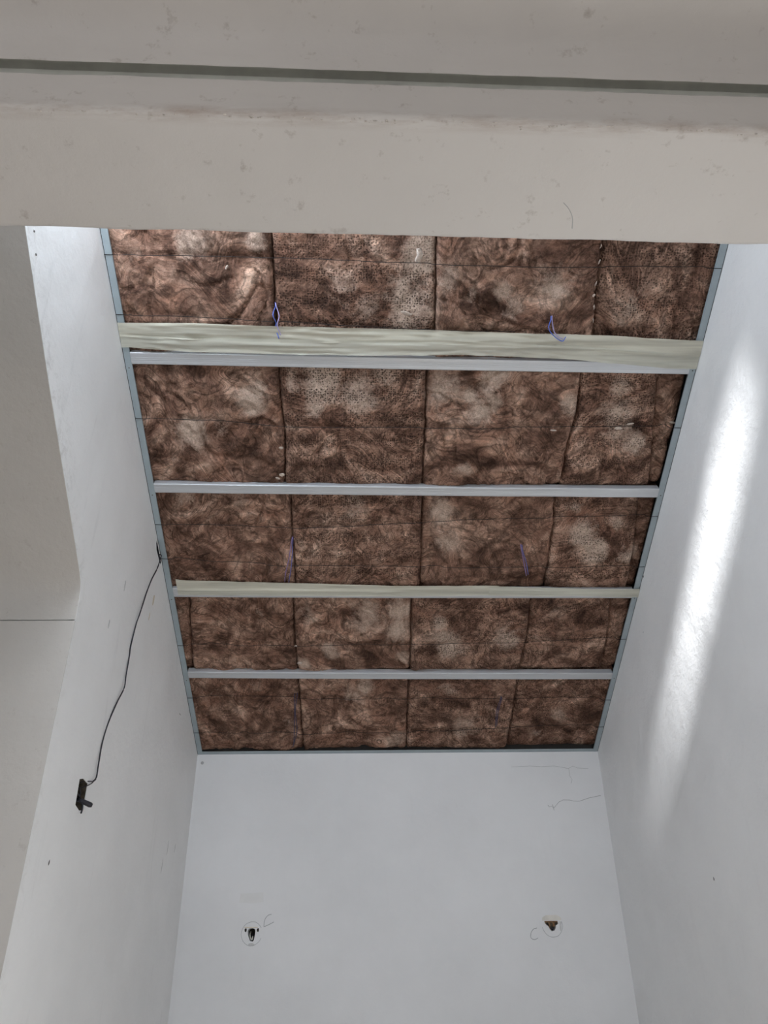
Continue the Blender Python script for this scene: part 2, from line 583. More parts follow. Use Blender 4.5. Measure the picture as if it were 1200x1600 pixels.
# left wall: full height beyond the alcove, and above the sloping alcove soffit
SOF = [(YN, 2.293), (1.453, 1.773), (1.788, 1.497), (2.15, 1.215), (2.27, 1.122), (2.31, 1.090), (2.335, 1.064), (2.349, 1.035), (2.355, 1.0), (YA, 0.95)]
hole_cable = [(XL, y, ceil_z(y) - d) for y, d in ((3.080, 0.030), (3.082, 0.004), (3.12, 0.003), (3.208, 0.003), (3.210, 0.018), (3.17, 0.034), (3.13, 0.040), (3.10, 0.044))]
ADDED_WIN = [(XL, 0.87, 2.25), (XL, 0.87, 2.58), (XL, 1.36, 2.46), (XL, 1.36, 2.06), (XL, 1.10, 2.12)]
hole_box = [(XL, 2.664, 0.474), (XL, 2.700, 0.482), (XL, 2.752, 0.474), (XL, 2.752, 0.386), (XL, 2.712, 0.380), (XL, 2.668, 0.392)]
wall_left = st(sheet('wall_left', [[(XL, YA, ZFL), (XL, YF, ZFL), (XL, YF, ceil_z(YF) - 0.001), (XL, YN, ceil_z(YN) - 0.001)] + [(XL, y, z) for y, z in SOF], hole_cable, hole_box, ADDED_WIN], 0.003, (-1, 0, 0), M_wall))


w4 = st(sheet('added_window_left', [ADDED_WIN, [(XL, 0.90, 2.255), (XL, 0.90, 2.545), (XL, 1.33, 2.44), (XL, 1.33, 2.095), (XL, 1.11, 2.15)]], 0.04, (-1, 0, 0), M_white))  # unseen window, added for the lamp that brightens the right wall
sheet('pane', [[(XL - 0.02, 0.89, 2.25), (XL - 0.02, 0.89, 2.55), (XL - 0.02, 1.34, 2.45), (XL - 0.02, 1.34, 2.09), (XL - 0.02, 1.11, 2.14)]], 0.005, (-1, 0, 0), M_glass, parent=w4)


def alcove():
    # soffit running down into the facing wall through a soft cove
    prof = [(YN, 2.293), (1.453, 1.773), (1.788, 1.497), (2.15, 1.215), (2.27, 1.122), (2.31, 1.090), (2.335, 1.064), (2.349, 1.035), (2.355, 1.0), (YA, 0.9355)]
    prof = [tuple(a[k] + (b[k] - a[k]) * t / m for k in (0, 1)) for a, b in zip(prof, prof[1:]) for m in [max(1, int((b[0] - a[0]) / 0.03))] for t in range(m)] + [prof[-1]]
    xs = [XLL + (XL - 0.001 - XLL) * i / 40 for i in range(41)]
    random.seed(5)
    v, f = [], []
    for i, x in enumerate(xs):
        for y, z in prof:
            v.append((x, y, z + 0.002 * (noise.noise((x * 4, y * 4, 1)) - 0.6)))
    n = len(prof)
    for i in range(40):
        for j in range(n - 1):
            f.append((i * n + j, i * n + j + 1, (i + 1) * n + j + 1, (i + 1) * n + j))
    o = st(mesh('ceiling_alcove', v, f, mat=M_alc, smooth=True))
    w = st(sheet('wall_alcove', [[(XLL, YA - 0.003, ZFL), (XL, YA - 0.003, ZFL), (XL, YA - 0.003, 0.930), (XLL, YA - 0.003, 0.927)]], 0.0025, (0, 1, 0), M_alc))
    g = st(sheet('trim_1', [[(XLL, YA + 0.0045, 0.9265), (XL - 0.001, YA + 0.0045, 0.9295), (XL - 0.003, YA + 0.0045, 0.94), (XLL, YA + 0.0045, 0.94)]], 0.01, (0, 1, 0), M_gap))


alcove()
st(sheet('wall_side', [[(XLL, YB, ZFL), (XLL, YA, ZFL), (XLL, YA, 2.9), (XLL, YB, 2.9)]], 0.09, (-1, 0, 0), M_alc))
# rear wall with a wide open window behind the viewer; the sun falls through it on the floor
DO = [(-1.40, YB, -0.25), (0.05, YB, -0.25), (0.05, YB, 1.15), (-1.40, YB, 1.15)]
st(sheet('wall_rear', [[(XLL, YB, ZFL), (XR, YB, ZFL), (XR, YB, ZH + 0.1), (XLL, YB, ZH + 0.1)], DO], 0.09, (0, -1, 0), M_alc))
st(sheet('window_1', [DO, [(-1.35, YB, -0.20), (-0.78, YB, -0.20), (-0.78, YB, 1.10), (-1.35, YB, 1.10)],
                      [(-0.72, YB, -0.20), (0.00, YB, -0.20), (0.00, YB, 1.10), (-0.72, YB, 1.10)]], 0.06, (0, -1, 0), M_white))
# wall above the beam: frosted window band and, high up, a narrow open slot that lets the sun through
WIN = [(-0.95, YN, 1.55), (-0.09, YN, 1.55), (-0.09, YN, 2.40), (-0.95, YN, 2.40)]
SLOT = [(0.45, YN, 2.520), (0.62, YN, 2.475), (0.88, YN, 2.43), (0.91, YN, 2.45), (0.90, YN, 2.70), (0.86, YN, 2.735), (0.62, YN, 2.675), (0.45, YN, 2.612)]
st(sheet('wall_near', [[(XLL, YN, 1.15), (XR, YN, 1.15), (XR, YN, 2.95), (XLL, YN, 2.95)], WIN, SLOT], 0.03, (0, -1, 0), M_wall))
w2 = st(sheet('window_2', [WIN, [(-0.90, YN, 1.60), (-0.545, YN, 1.60), (-0.545, YN, 2.35), (-0.90, YN, 2.35)], [(-0.495, YN, 1.60), (-0.14, YN, 1.60), (-0.14, YN, 2.35), (-0.495, YN, 2.35)]], 0.03, (0, -1, 0), M_white))
for a, b in ((-0.90, -0.545), (-0.495, -0.14)):
    sheet('pane', [[(a, YN - 0.012, 1.60), (b, YN - 0.012, 1.60), (b, YN - 0.012, 2.35), (a, YN - 0.012, 2.35)]], 0.006, (0, -1, 0), M_glass, parent=w2)
for k, x in ((3, XL), (4, XR)):
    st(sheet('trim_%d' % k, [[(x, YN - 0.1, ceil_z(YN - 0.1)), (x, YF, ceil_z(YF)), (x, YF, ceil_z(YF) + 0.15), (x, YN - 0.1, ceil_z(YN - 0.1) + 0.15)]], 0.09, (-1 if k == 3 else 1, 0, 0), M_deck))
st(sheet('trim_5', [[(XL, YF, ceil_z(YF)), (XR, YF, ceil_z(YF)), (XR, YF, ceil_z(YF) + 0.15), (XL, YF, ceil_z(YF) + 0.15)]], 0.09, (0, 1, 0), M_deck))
# roof lining above the insulation, plasterboard where the rake runs on above the beam
st(sheet('ceiling', [[cp(XLL, YN - 0.2, -0.115), cp(XR, YN - 0.2, -0.115), cp(XR, YF + 0.2, -0.115), cp(XLL, YF + 0.2, -0.115)]], 0.03, -ND, M_deck))
st(sheet('ceiling_lining', [[cp(XL, YN, -0.01), cp(XR, YN, -0.01), cp(XR, 1.74, -0.01), cp(XL, 1.74, -0.01)]], 0.012, -ND, M_wall))


def beam():
    SK = 0.018
    # y, z profile of the beam: underside, stained arris, face, recessed grey channel, cove, near ceiling
    prof = [(0.83, 1.30), (0.868, 1.30), (0.869, 1.056), (0.866, 1.051), (0.860, 1.05), (0.80, 1.05), (0.73, 1.0495), (0.675, 1.0500), (0.664, 1.0505), (0.657, 1.053), (0.654, 1.060), (0.655, 1.075), (0.656, 1.11), (0.655, 1.134), (0.657, 1.139)]
    prof2 = [(0.657, 1.175), (0.655, 1.178), (0.655, 1.205), (0.652, 1.225), (0.645, 1.242), (0.630, 1.256), (0.605, 1.264), (0.56, ZH), (0.2, ZH), (YB, ZH)]
    recess = [(0.6575, 1.136), (0.672, 1.137), (0.674, 1.18), (0.658, 1.182)]

    def ext(name, pr, mat, jit, smooth=True):
        n = len(pr)
        m = 240
        v, f = [], []
        for i in range(m + 1):
            x = XLL + (XR - XLL) * i / m
            for j, (y, z) in enumerate(pr):
                k = jit if 0.64 < y < 0.70 or 0.85 < y < 0.87 else jit * 0.6
                k = 0 if y < 0 else k
                dy = k * (noise.noise((x * 9, j * 0.35, 3)) + 0.6 * noise.noise((x * 34, j * 0.5, 7)))
                dz = k * (noise.noise((x * 8, j * 0.35, 13)) + 0.6 * noise.noise((x * 31, j * 0.5, 17)))
                v.append((x, y + SK * x * (1 if y > 0 else 0) + dy, z + dz))
        for i in range(m):
            for j in range(n - 1):
                f.append((i * n + j, (i + 1) * n + j, (i + 1) * n + j + 1, i * n + j + 1))
        return st(mesh(name, v, f, mat=mat, smooth=smooth))
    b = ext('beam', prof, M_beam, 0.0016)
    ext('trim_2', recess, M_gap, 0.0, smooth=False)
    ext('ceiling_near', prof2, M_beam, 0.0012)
    # raised stain line of old plaster along the lower arris
    bm = bmesh.new()
    random.seed(8)
    for i in range(150):
        x = random.uniform(-0.75, 0.75)
        y = 0.657 + SK * x + abs(random.gauss(0, 0.004))
        r = random.uniform(0.0003, 0.0011)
        mat4 = Matrix.Translation((x, y, 1.0505 + 0.0003)) @ Matrix.Diagonal((r * random.uniform(1, 3.2), r, 0.0009, 1))
        bmesh.ops.create_icosphere(bm, subdivisions=1, radius=1, matrix=mat4)
    o = bmobj('plaster_crumb', bm, mat=simple('crumb', (0.60, 0.55, 0.50), 0.9, var=0.25, scale=60), parent=b, smooth=True)
    o['kind'] = 'stuff'
    tube('crack', smoothline([(0.328, 0.797, 1.0497), (0.340, 0.809, 1.0497), (0.350, 0.826, 1.0497), (0.355, 0.848, 1.0497)]), 0.0006, M_crack, n=5, parent=b)


beam()

# ------------------------------------------------------------------ strings (lines on the ceiling plane)
STR = [
    [(-0.979, 1.932), (-0.366, 1.939), (0.264, 1.955), (0.682, 1.961), (1.366, 1.960)],
    [(-0.975, 2.134), (-0.70, 2.142), (-0.358, 2.158), (0.1, 2.180), (0.6, 2.19)],
    [(-0.975, 2.531), (-0.659, 2.543), (-0.361, 2.569), (0.244, 2.567), (0.911, 2.562), (1.368, 2.563)],
    [(-0.975, 3.012), (-0.631, 3.025), (-0.334, 3.035), (0.385, 3.000), (1.368, 2.971)],
    [(-0.975, 3.186), (-0.375, 3.224), (0.276, 3.235), (0.968, 3.247), (1.366, 3.233)],
    [(-0.975, 3.684), (-0.372, 3.695), (0.230, 3.686), (0.870, 3.681), (1.368, 3.655)],
    [(-0.975, 4.028), (-0.375, 4.037), (0.244, 4.046), (0.815, 4.055), (1.368, 4.059)],
    [(-0.975, 4.277), (-0.389, 4.296), (0.253, 4.292), (0.877, 4.264), (1.368, 4.254)],
]
# how deep each string bites into the wool, per column (left .. right)
PALE = [(-0.65, 1.9, 0.059, 0.6), (-0.4, 1.89, 0.043, 0.7), (-0.87, 1.94, 0.036, 0.3), (0.17, 2.08, 0.088, 0.9), (0.2, 1.93, 0.061, 1), (0.15, 2.14, 0.046, 0.9), (-0.0, 2.1, 0.055, 0.6), (-0.08, 2.05, 0.074, 0.4), (0.53, 2.06, 0.035, 0.8), (0.58, 2.11, 0.038, 0.7), (0.32, 2.01, 0.045, 0.5), (0.42, 2.06, 0.04, 0.4), (0.74, 2.01, 0.075, 0.4), (1.06, 2.1, 0.076, 0.3), (-0.48, 2.47, 0.048, 1), (-0.45, 2.42, 0.032, 0.7), (-0.75, 2.6, 0.06, 0.8), (-0.62, 2.58, 0.055, 0.4), (-0.19, 2.38, 0.074, 1), (-0.3, 2.39, 0.048, 0.6), (-0.03, 2.43, 0.08, 0.7), (0.08, 2.36, 0.053, 0.5), (-0.22, 2.49, 0.043, 0.7), (0.53, 2.37, 0.054, 0.8), (0.49, 2.5, 0.044, 1), (0.54, 2.46, 0.038, 0.8), (0.44, 2.44, 0.027, 0.8), (0.32, 2.4, 0.08, 0.5), (0.87, 2.48, 0.038, 0.8), (0.45, 2.73, 0.057, 0.5), (1.18, 2.62, 0.051, 0.8), (1.07, 2.4, 0.041, 0.6), (1.07, 2.54, 0.084, 0.5), (1.15, 2.56, 0.028, 0.7), (-0.82, 2.88, 0.052, 0.5), (-0.57, 2.89, 0.058, 0.3), (1.04, 3.06, 0.067, 0.9), (1.12, 3.15, 0.062, 0.7), (0.98, 2.95, 0.06, 0.4), (1.27, 3.18, 0.056, 0.5), (0.35, 2.95, 0.059, 0.5), (0.39, 3.11, 0.067, 0.4), (-0.06, 2.92, 0.074, 0.3), (1.17, 3.02, 0.061, 0.4), (-0.0, 3.52, 0.072, 0.8), (0.17, 3.48, 0.052, 0.8), (0.16, 3.6, 0.06, 0.7), (-0.19, 3.74, 0.047, 0.7), (-0.3, 3.5, 0.052, 0.5), (0.43, 3.69, 0.074, 0.8), (0.75, 3.66, 0.067, 0.7), (0.39, 3.56, 0.046, 0.5), (0.2, 3.78, 0.034, 0.7), (-0.55, 3.5, 0.045, 0.4), (0.98, 3.51, 0.053, 0.3), (-0.33, 3.8, 0.034, 0.7), (0.18, 4.36, 0.059, 0.6), (0.01, 3.96, 0.049, 0.6), (-0.09, 4.01, 0.049, 0.5), (-0.6, 3.99, 0.07, 0.4), (-0.44, 4.22, 0.043, 0.4), (-0.84, 4.01, 0.07, 0.3), (0.58, 4.27, 0.074, 0.4), (0.45, 3.99, 0.064, 0.3), (1.09, 4.18, 0.051, 0.4), (1.0, 4.32, 0.045, 0.4)]

# bays: y start, y end, seams between batts as lists of (y, x); rough / dimpled face per batt; how far each face hangs
BAYS = [
    (1.775, 2.300, [[(1.86, -0.355), (2.16, -0.358)], [(1.876, 0.264), (2.0, 0.272), (2.175, 0.277)], [(1.885, 0.896), (1.987, 0.901), (2.185, 0.917)]], 'fdfd', (0.004, 0.0, 0.008, -0.012)),
    (2.318, 2.840, [[(2.341, -0.359), (2.521, -0.358), (2.60, -0.352), (2.815, -0.364)], [(2.343, 0.252), (2.6, 0.257), (2.821, 0.256)], [(2.345, 0.899), (2.516, 0.911), (2.626, 0.894), (2.829, 0.887)], [(2.349, 1.225), (2.597, 1.266), (2.834, 1.306)]], 'fdfdf', (0.0, 0.004, 0.008, 0.001, -0.028)),
    (2.858, 3.380, [[(2.872, -0.344), (3.113, -0.347), (3.311, -0.347)], [(2.875, 0.259), (3.284, 0.269)], [(2.883, 0.872), (3.048, 0.892), (3.314, 0.899)], [(2.889, 1.271), (3.048, 1.296), (3.322, 1.317)]], 'fdfdf', (0.0, 0.006, 0.002, -0.003, -0.026)),
    (3.398, 3.875, [[(3.389, -0.882), (3.835, -0.924)], [(3.397, -0.367), (3.695, -0.369), (3.843, -0.364)], [(3.406, 0.230), (3.855, 0.240)], [(3.415, 0.834), (3.661, 0.847), (3.858, 0.836)], [(3.431, 1.249), (3.623, 1.272), (3.861, 1.289)]], 'fffddf', (-0.016, 0.0, 0.003, 0.006, -0.006, -0.02)),
    (3.893, 4.4395, [[(3.911, -0.364), (4.434, -0.363)], [(3.923, 0.232), (4.44, 0.239)], [(3.927, 0.831), (4.133, 0.835), (4.431, 0.830)]], 'ffdd', (0.0, 0.005, 0.004, -0.008)),
]
BAYNAME = ['first bay under the plaster beam', 'bay between the first bare batten and the plain second batten', 'bay just above the taped batten', 'bay just below the taped batten', 'lowest bay against the far wall']
LAB = [
    ['fuzzy brown batt with deep string crease, leftmost in the bay under the plaster beam',
     'dimpled brown batt with whitish torn streak, in the bay under the plaster beam',
     'swirled brown batt with frayed right edge, third in the bay under the plaster beam',
     'plain dark dimpled batt at the right end of the bay under the plaster beam'],
    ['fuzzy brown batt with pale tongue-shaped lump, leftmost below the bare upper batten',
     'dimpled brown batt with pinkish fluff along its top, below the upper batten',
     'brown batt with cluster of pale tufts, third from left below the upper batten',
     'dimpled brown batt with scalloped lower edge, fourth from left below the upper batten',
     'narrow dark filler strip of brown wool at the right end below the upper batten'],
    ['dark streaky batt crossed by two strings, leftmost in the bay above the taped batten',
     'evenly dimpled dark brown batt right of the hanging wires, above the taped batten',
     'reddish brown fuzzy batt with a violet wire hanging out, above the taped batten',
     'lumpy brown batt with pale raised folds, near the right above the taped batten',
     'narrow dark wool offcut at the right end of the bay above the taped batten'],
    ['thin dark wool offcut at the left end of the bay below the taped batten',
     'brown batt with diagonal dark streaks, near the left below the taped batten',
     'fuzzy swirled batt with pale round lumps, left of middle below the taped batten',
     'dimpled brown batt with pale lower right corner, right of middle below the taped batten',
     'dark dimpled batt near the right channel, below the taped batten',
     'narrow folded wool offcut at the right end of the bay below the taped batten'],
    ['dark brown batt with flattened left folds, leftmost in the lowest bay by the far wall',
     'fuzzy dark batt with rounded lumps, second from left in the lowest bay',
     'dimpled dark batt with faint wire, third from left in the lowest bay',
     'rumpled dark batt at the right end of the lowest bay by the far wall'],
]


def seam_x(s, y):
    return lerp_poly(s, y)


def batt_off(*a):
    x, y = a[1], a[2]
    m = min(x - XL, XR - x, YF - y)
    return min(raw_off(*a), -0.0078 + max(0.0, m - 0.0325) * 0.8)


def raw_off(seed, x, y, xl, xr, y0, y1, hang, fuzzy):
    ex = max(0.0, min(x - xl, xr - x))
    ey0, ey1 = max(0.0, y - y0), max(0.0, y1 - y)
    off = -0.012 + hang
    off -= 0.020 * math.exp(-ex / 0.0045)
    off -= 0.016 * math.exp(-ey0 / 0.018) + 0.022 * math.exp(-ey1 / 0.018)
    p = Vector((x * 4.2, y * 4.2, seed * 7.3))
    w = Vector((noise.noise(p), noise.noise(p + Vector((9, 3, 1))), 0)) * 0.9
    a = noise.fractal(p * 1.1 + w, 1.0, 2.1, 3)
    off += (0.021 if fuzzy else 0.010) * a
    # creases: folds along level lines of a warped noise
    q = p * 1.25 + w * 1.6 + Vector((31, 17, 5))
    n = noise.noise(q)
    msk = max(0.0, min(1.0, 0.5 + 2.2 * noise.noise(p * 0.8 + Vector((2, 40, 8)))))
    off -= (0.016 if fuzzy else 0.009) * msk * max(0.0, 1 - abs(n) / 0.07)
    n3 = noise.noise(q * 1.9 + Vector((5, 61, 2)))
    off -= (0.009 if fuzzy else 0.004) * max(0.0, 1 - abs(n3) / 0.10)
    off += (0.0040 if fuzzy else 0.0022) * noise.fractal(Vector((x * 30, y * 30, seed)), 1.0, 2.0, 3)
    return off


BATTS = []


def batt(bi, ci, xlf, xrf, y0, y1, kind, hang, label, ends):
    seed = bi * 10 + ci + 1
    fuzzy = kind == 'f'
    wid = xrf((y0 + y1) / 2) - xlf((y0 + y1) / 2)
    nu, nv = max(10, int(wid / 0.0085)), int((y1 - y0) / 0.0085)
    grid, pal, v, f = [], [], [], []
    for j in range(nv + 1):
        y = y0 + (y1 - y0) * j / nv
        ra = 0 if ends[0] else 0.003
        rb = 0 if ends[1] else 0.003
        xa = xlf(y) + ra * noise.noise((y * 28, seed, 2)) + ra * noise.noise((y * 90, seed, 4))
        xb = xrf(y) + rb * noise.noise((y * 28, seed + 1, 2)) + rb * noise.noise((y * 90, seed + 1, 4))
        for i in range(nu + 1):
            t = i / nu
            x = xa + (xb - xa) * t
            off = batt_off(seed, x, y, xa, xb, y0, y1, hang, fuzzy)
            for s in STR:
                ys = lerp_poly(s, x)
                if abs(y - ys) < 0.05:
                    bite = 0.004 + 0.006 * max(0.0, noise.noise((x * 2.2, ys * 5, 1)) + 0.3)
                    off -= bite * math.exp(-((y - ys) / 0.011) ** 2)
            v.append(cp(x, y, off))
            pv = 0.0
            for px, py, pr, ps in PALE:
                d = ((x - px) ** 2 + ((y - py) * 0.95) ** 2) / (pr * pr)
                if d < 4:
                    pv = max(pv, ps * math.exp(-d * 0.9))
            pv *= 0.7 + 1.1 * (noise.fractal(Vector((x * 18, y * 18, seed)), 1.0, 2.0, 3) * 0.5 + 0.35)
            pal.append(max(0.0, min(1.0, pv)))
    W = nu + 1
    for j in range(nv):
        for i in range(nu):
            f.append((j * W + i, j * W + i + 1, (j + 1) * W + i + 1, (j + 1) * W + i))
    # sides and back
    ring = [i for i in range(W)] + [(j + 1) * W - 1 for j in range(1, nv + 1)] + [nv * W + i for i in range(W - 2, -1, -1)] + [j * W for j in range(nv - 1, 0, -1)]
    base = len(v)
    for k in ring:
        co = v[k]
        v.append(co - ND * ((co - cp(0, co.y)).dot(ND) + 0.108))
        pal.append(0)
    m = len(ring)
    for k in range(m):
        f.append((ring[(k + 1) % m], ring[k], base + k, base + (k + 1) % m))
    f.append(tuple(base + k for k in range(m)))
    o = mesh('insulation_batt', v, f, mat=M_fuzz if fuzzy else M_dimp, smooth=True)
    at = o.data.attributes.new('pale', 'FLOAT', 'POINT')
    at.data.foreach_set('value', pal)
    setorigin(o, cp((xlf(y0) + xrf(y0)) / 2, (y0 + y1) / 2, -0.1))
    tag(o, label, 'insulation batt', 'brown insulation batts between the ceiling battens')
    BATTS.append((seed, xlf, xrf, y0, y1, hang, fuzzy))


for bi, (y0, y1, seams, kinds, hangs) in enumerate(BAYS):
    lim = [lambda y: XL + 0.007] + [(lambda y, s=s: seam_x(s, y)) for s in seams] + [lambda y: XR - 0.007]
    for ci in range(len(lim) - 1):
        a, b = lim[ci], lim[ci + 1]
        gap = 0.0012
        batt(bi, ci, (lambda y, a=a: a(y) + gap), (lambda y, b=b: b(y) - gap), y0, y1, kinds[ci], hangs[ci], LAB[bi][ci], (ci == 0, ci == len(lim) - 2))


def wool(x, y):
    """how far the wool hangs at a place on the ceiling plane"""
    for seed, a, b, y0, y1, hang, fuzzy in BATTS:
        if y0 <= y <= y1 and a(y) <= x <= b(y):
            return batt_off(seed, x, y, a(y), b(y), y0, y1, hang, fuzzy)
    return -0.03


M_tuft = simple('pale_wool_fibre', (0.62, 0.52, 0.45), 0.95, var=0.25, scale=120)
BOBJ = {o['label']: o for o in bpy.data.objects if o.name.startswith('insulation_batt')}


def tuft(label, x, y, rx, ry, ang, seed):
    bm = bmesh.new()
    mt = Matrix.Translation(cp(x, y, wool(x, y) + 0.002)) @ Matrix.Rotation(ang, 4, 'Z') @ Matrix.Diagonal((rx, ry, 0.003, 1))
    bmesh.ops.create_icosphere(bm, subdivisions=2, radius=1, matrix=mt)
    for v in bm.verts:
        v.co += 0.35 * ry * Vector((noise.noise((v.co.x * 150, v.co.y * 150, seed)), noise.noise((v.co.x * 150, v.co.y * 150, seed + 9)), 0))
    keep(bmobj('loose_tuft', bm, mat=M_tuft, smooth=True), BOBJ[label])


for i, (x, y, rx, ry, a) in enumerate([(0.894, 1.90, 0.004, 0.016, 0.1), (0.895, 1.945, 0.003, 0.012, 0.2), (0.897, 2.02, 0.003, 0.014, 0.1), (0.896, 2.06, 0.005, 0.010, 0.3), (0.903, 2.10, 0.003, 0.014, -0.2), (0.908, 2.145, 0.003, 0.014, -0.3)]):
    tuft(LAB[0][2], x, y, rx, ry, a, i)
for i, (b, c, x, y, rx, ry, a) in enumerate([(1, 2, 0.815, 2.578, 0.016, 0.005, 0.1), (1, 3, 1.10, 2.572, 0.018, 0.010, 0.2), (1, 3, 1.15, 2.554, 0.016, 0.006, -0.2), (1, 4, 1.345, 2.558, 0.016, 0.007, 0.3), (1, 0, -0.37, 2.66, 0.010, 0.010, 0.6), (1, 0, -0.375, 2.78, 0.012, 0.014, 0.5), (1, 0, -0.395, 2.80, 0.014, 0.008, 0.9),
                                              (0, 1, 0.20, 1.94, 0.014, 0.045, 0.15), (0, 1, 0.165, 2.13, 0.03, 0.010, 0.5), (0, 0, -0.53, 1.975, 0.004, 0.014, 0.4), (3, 2, -0.365, 3.70, 0.008, 0.010, 0.1), (3, 2, -0.35, 3.80, 0.014, 0.02, 0.1)]):
    tuft(LAB[b][c], x, y, rx, ry, a, i + 20)

STRLAB = ['black string nearest the plaster beam, biting into the first row of batts',
          'black string running close above the wide crumpled tape',
          'black string across the middle of the row below the upper bare batten',
          'upper of the two black strings in the row above the taped batten',
          'lower of the two black strings in the row above the taped batten',
          'black string across the row just below the taped batten',
          'upper of the two black strings in the lowest row by the far wall',
          'black string lowest of all, closest to the far wall']
for k, s in enumerate(STR):
    pts = []
    n = 150
    for i in range(n + 1):
        x = s[0][0] + (s[-1][0] - s[0][0]) * i / n
        y = lerp_poly(s, x)
        dl, dr = x - (XL + 0.034), (XR - 0.034) - x
        if dl < 0 or dr < 0:
            off = 0.0045
        else:
            g = 0.004 + 0.006 * max(0.0, noise.noise((x * 2.2, y * 5, 1)) + 0.3)
            off = max(wool(x, y), wool(x, y - 0.008), wool(x, y + 0.008)) - g * 0.3 + 0.0042
        pts.append([x, y, off])
    # taut string: rides on the highest wool around it
    offs = [p[2] for p in pts]
    for i, p in enumerate(pts):
        p[2] = max(offs[max(0, i - 2):i + 3])
    o = tube('string', [cp(*p) for p in pts], 0.0014, M_string, n=5)
    setorigin(o, cp(0, s[0][1], 0))
    tag(o, STRLAB[k], 'string', 'black strings tied under the insulation')

# ------------------------------------------------------------------ metal channels and battens
def channel(label, sgn):
    """folded angle along a side wall: flange in the ceiling plane, leg up the wall, small return lip"""
    xw = XL if sgn > 0 else XR
    bm = bmesh.new()
    ya, yb = 1.745, YF - 0.001
    prof = [(0.003, -0.034), (0.003, 0.003), (0.0285, 0.003), (0.0285, -0.006), (0.0275, -0.006), (0.0275, 0.002), (0.0045, 0.002), (0.0045, -0.034)]
    rings = []
    for y in (ya, yb):
        rings.append([bm.verts.new(cp(xw + sgn * a, y, b)) for a, b in prof])
    m = len(prof)
    for i in range(m):
        bm.faces.new((rings[0][i], rings[0][(i + 1) % m], rings[1][(i + 1) % m], rings[1][i]))
    bm.faces.new(rings[0])
    bm.faces.new(rings[1])
    o = bmobj('metal_channel', bm, mat=M_chan)
    setorigin(o, cp(xw, (ya + yb) / 2, 0))
    tag(o, label, 'metal channel', 'grey channels around the ceiling')
    for y in (2.33, 2.87, 3.41, 3.91):
        b2 = bmesh.new()
        bmesh.ops.create_uvsphere(b2, u_segments=8, v_segments=4, radius=0.003, matrix=Matrix.Translation(cp(xw + sgn * 0.015, y, 0.003)))
        keep(bmobj('rivet', b2, mat=M_steel, smooth=True), o)
    return o


channel('blue-grey metal channel running up the left wall at the ceiling edge', 1)
channel('blue-grey metal channel running up the right wall at the ceiling edge', -1)
bm = bmesh.new()
n0 = [cp(XL + 0.03, YF - 0.001, 0.0), cp(XR - 0.03, YF - 0.001, 0.0)]
add_box(bm, cp(XL + 0.003, YF - 0.022, 0.0), Vector((XR - XL - 0.006, 0, 0)), cp(0, YF - 0.001) - cp(0, YF - 0.022), ND * 0.002)
add_box(bm, cp(XL + 0.003, YF - 0.004, -0.03), Vector((XR - XL - 0.006, 0, 0)), cp(0, YF - 0.001) - cp(0, YF - 0.004), ND * 0.03)
o = bmobj('metal_channel', bm, mat=M_chan)
setorigin(o, cp(0.2, YF - 0.01, 0))
tag(o, 'thin grey metal channel along the top of the far wall', 'metal channel', 'grey channels around the ceiling')


def batten(label, yl0, yl1, yr0, yr1, seed):
    """ribbed top-hat furring channel lying across the two side channels"""
    xa, xb = XL + 0.0295, XR - 0.0295
    # across (0..1 of the face), depth: face ribs, lips, sides going up
    prof = [(-0.0, -0.028), (-0.0, 0.002), (0.05, 0.0046), (0.10, 0.005), (0.30, 0.005), (0.33, 0.0045), (0.38, 0.0045), (0.41, 0.005), (0.46, 0.005), (0.49, 0.0045), (0.54, 0.0045), (0.57, 0.005), (0.62, 0.005), (0.65, 0.0045), (0.70, 0.0045), (0.73, 0.005), (0.90, 0.005), (0.95, 0.0046), (1.0, 0.002), (1.0, -0.028)]
    m, nx = len(prof), 40
    v, f = [], []
    for i in range(nx + 1):
        t = i / nx
        x = xa + (xb - xa) * t
        y0 = yl0 + (yr0 - yl0) * t
        y1 = yl1 + (yr1 - yl1) * t
        bow = 0.004 * math.sin(math.pi * t) + 0.0008 * noise.noise((x * 3, seed, 0))
        for a, b in prof:
            v.append(cp(x, y0 + (y1 - y0) * a + 0.0006 * noise.noise((x * 4, seed, 5)), b + bow))
    for i in range(nx):
        for j in range(m - 1):
            f.append((i * m + j, i * m + j + 1, (i + 1) * m + j + 1, (i + 1) * m + j))
    # outward hanging flanges are folded in: close the ends
    f.append(tuple(range(m)))
    f.append(tuple(nx * m + j for j in range(m - 1, -1, -1)))
    o = mesh('ceiling_batten', v, f, mat=M_bat)
    setorigin(o, cp((xa + xb) / 2, (yl0 + yr1) / 2, 0))
    tag(o, label, 'metal batten', 'metal battens across the ceiling')
    return o


batten('shiny ribbed metal batten just below the wide crumpled tape', 2.271, 2.316, 2.300, 2.344, 1)
batten('bare metal batten halfway, above the row with two strings', 2.817, 2.859, 2.838, 2.880, 2)
batten('metal batten with cream tape stuck along its upper side', 3.348, 3.397, 3.366, 3.409, 3)
batten('slim metal batten nearest the far wall', 3.853, 3.893, 3.875, 3.916, 4)

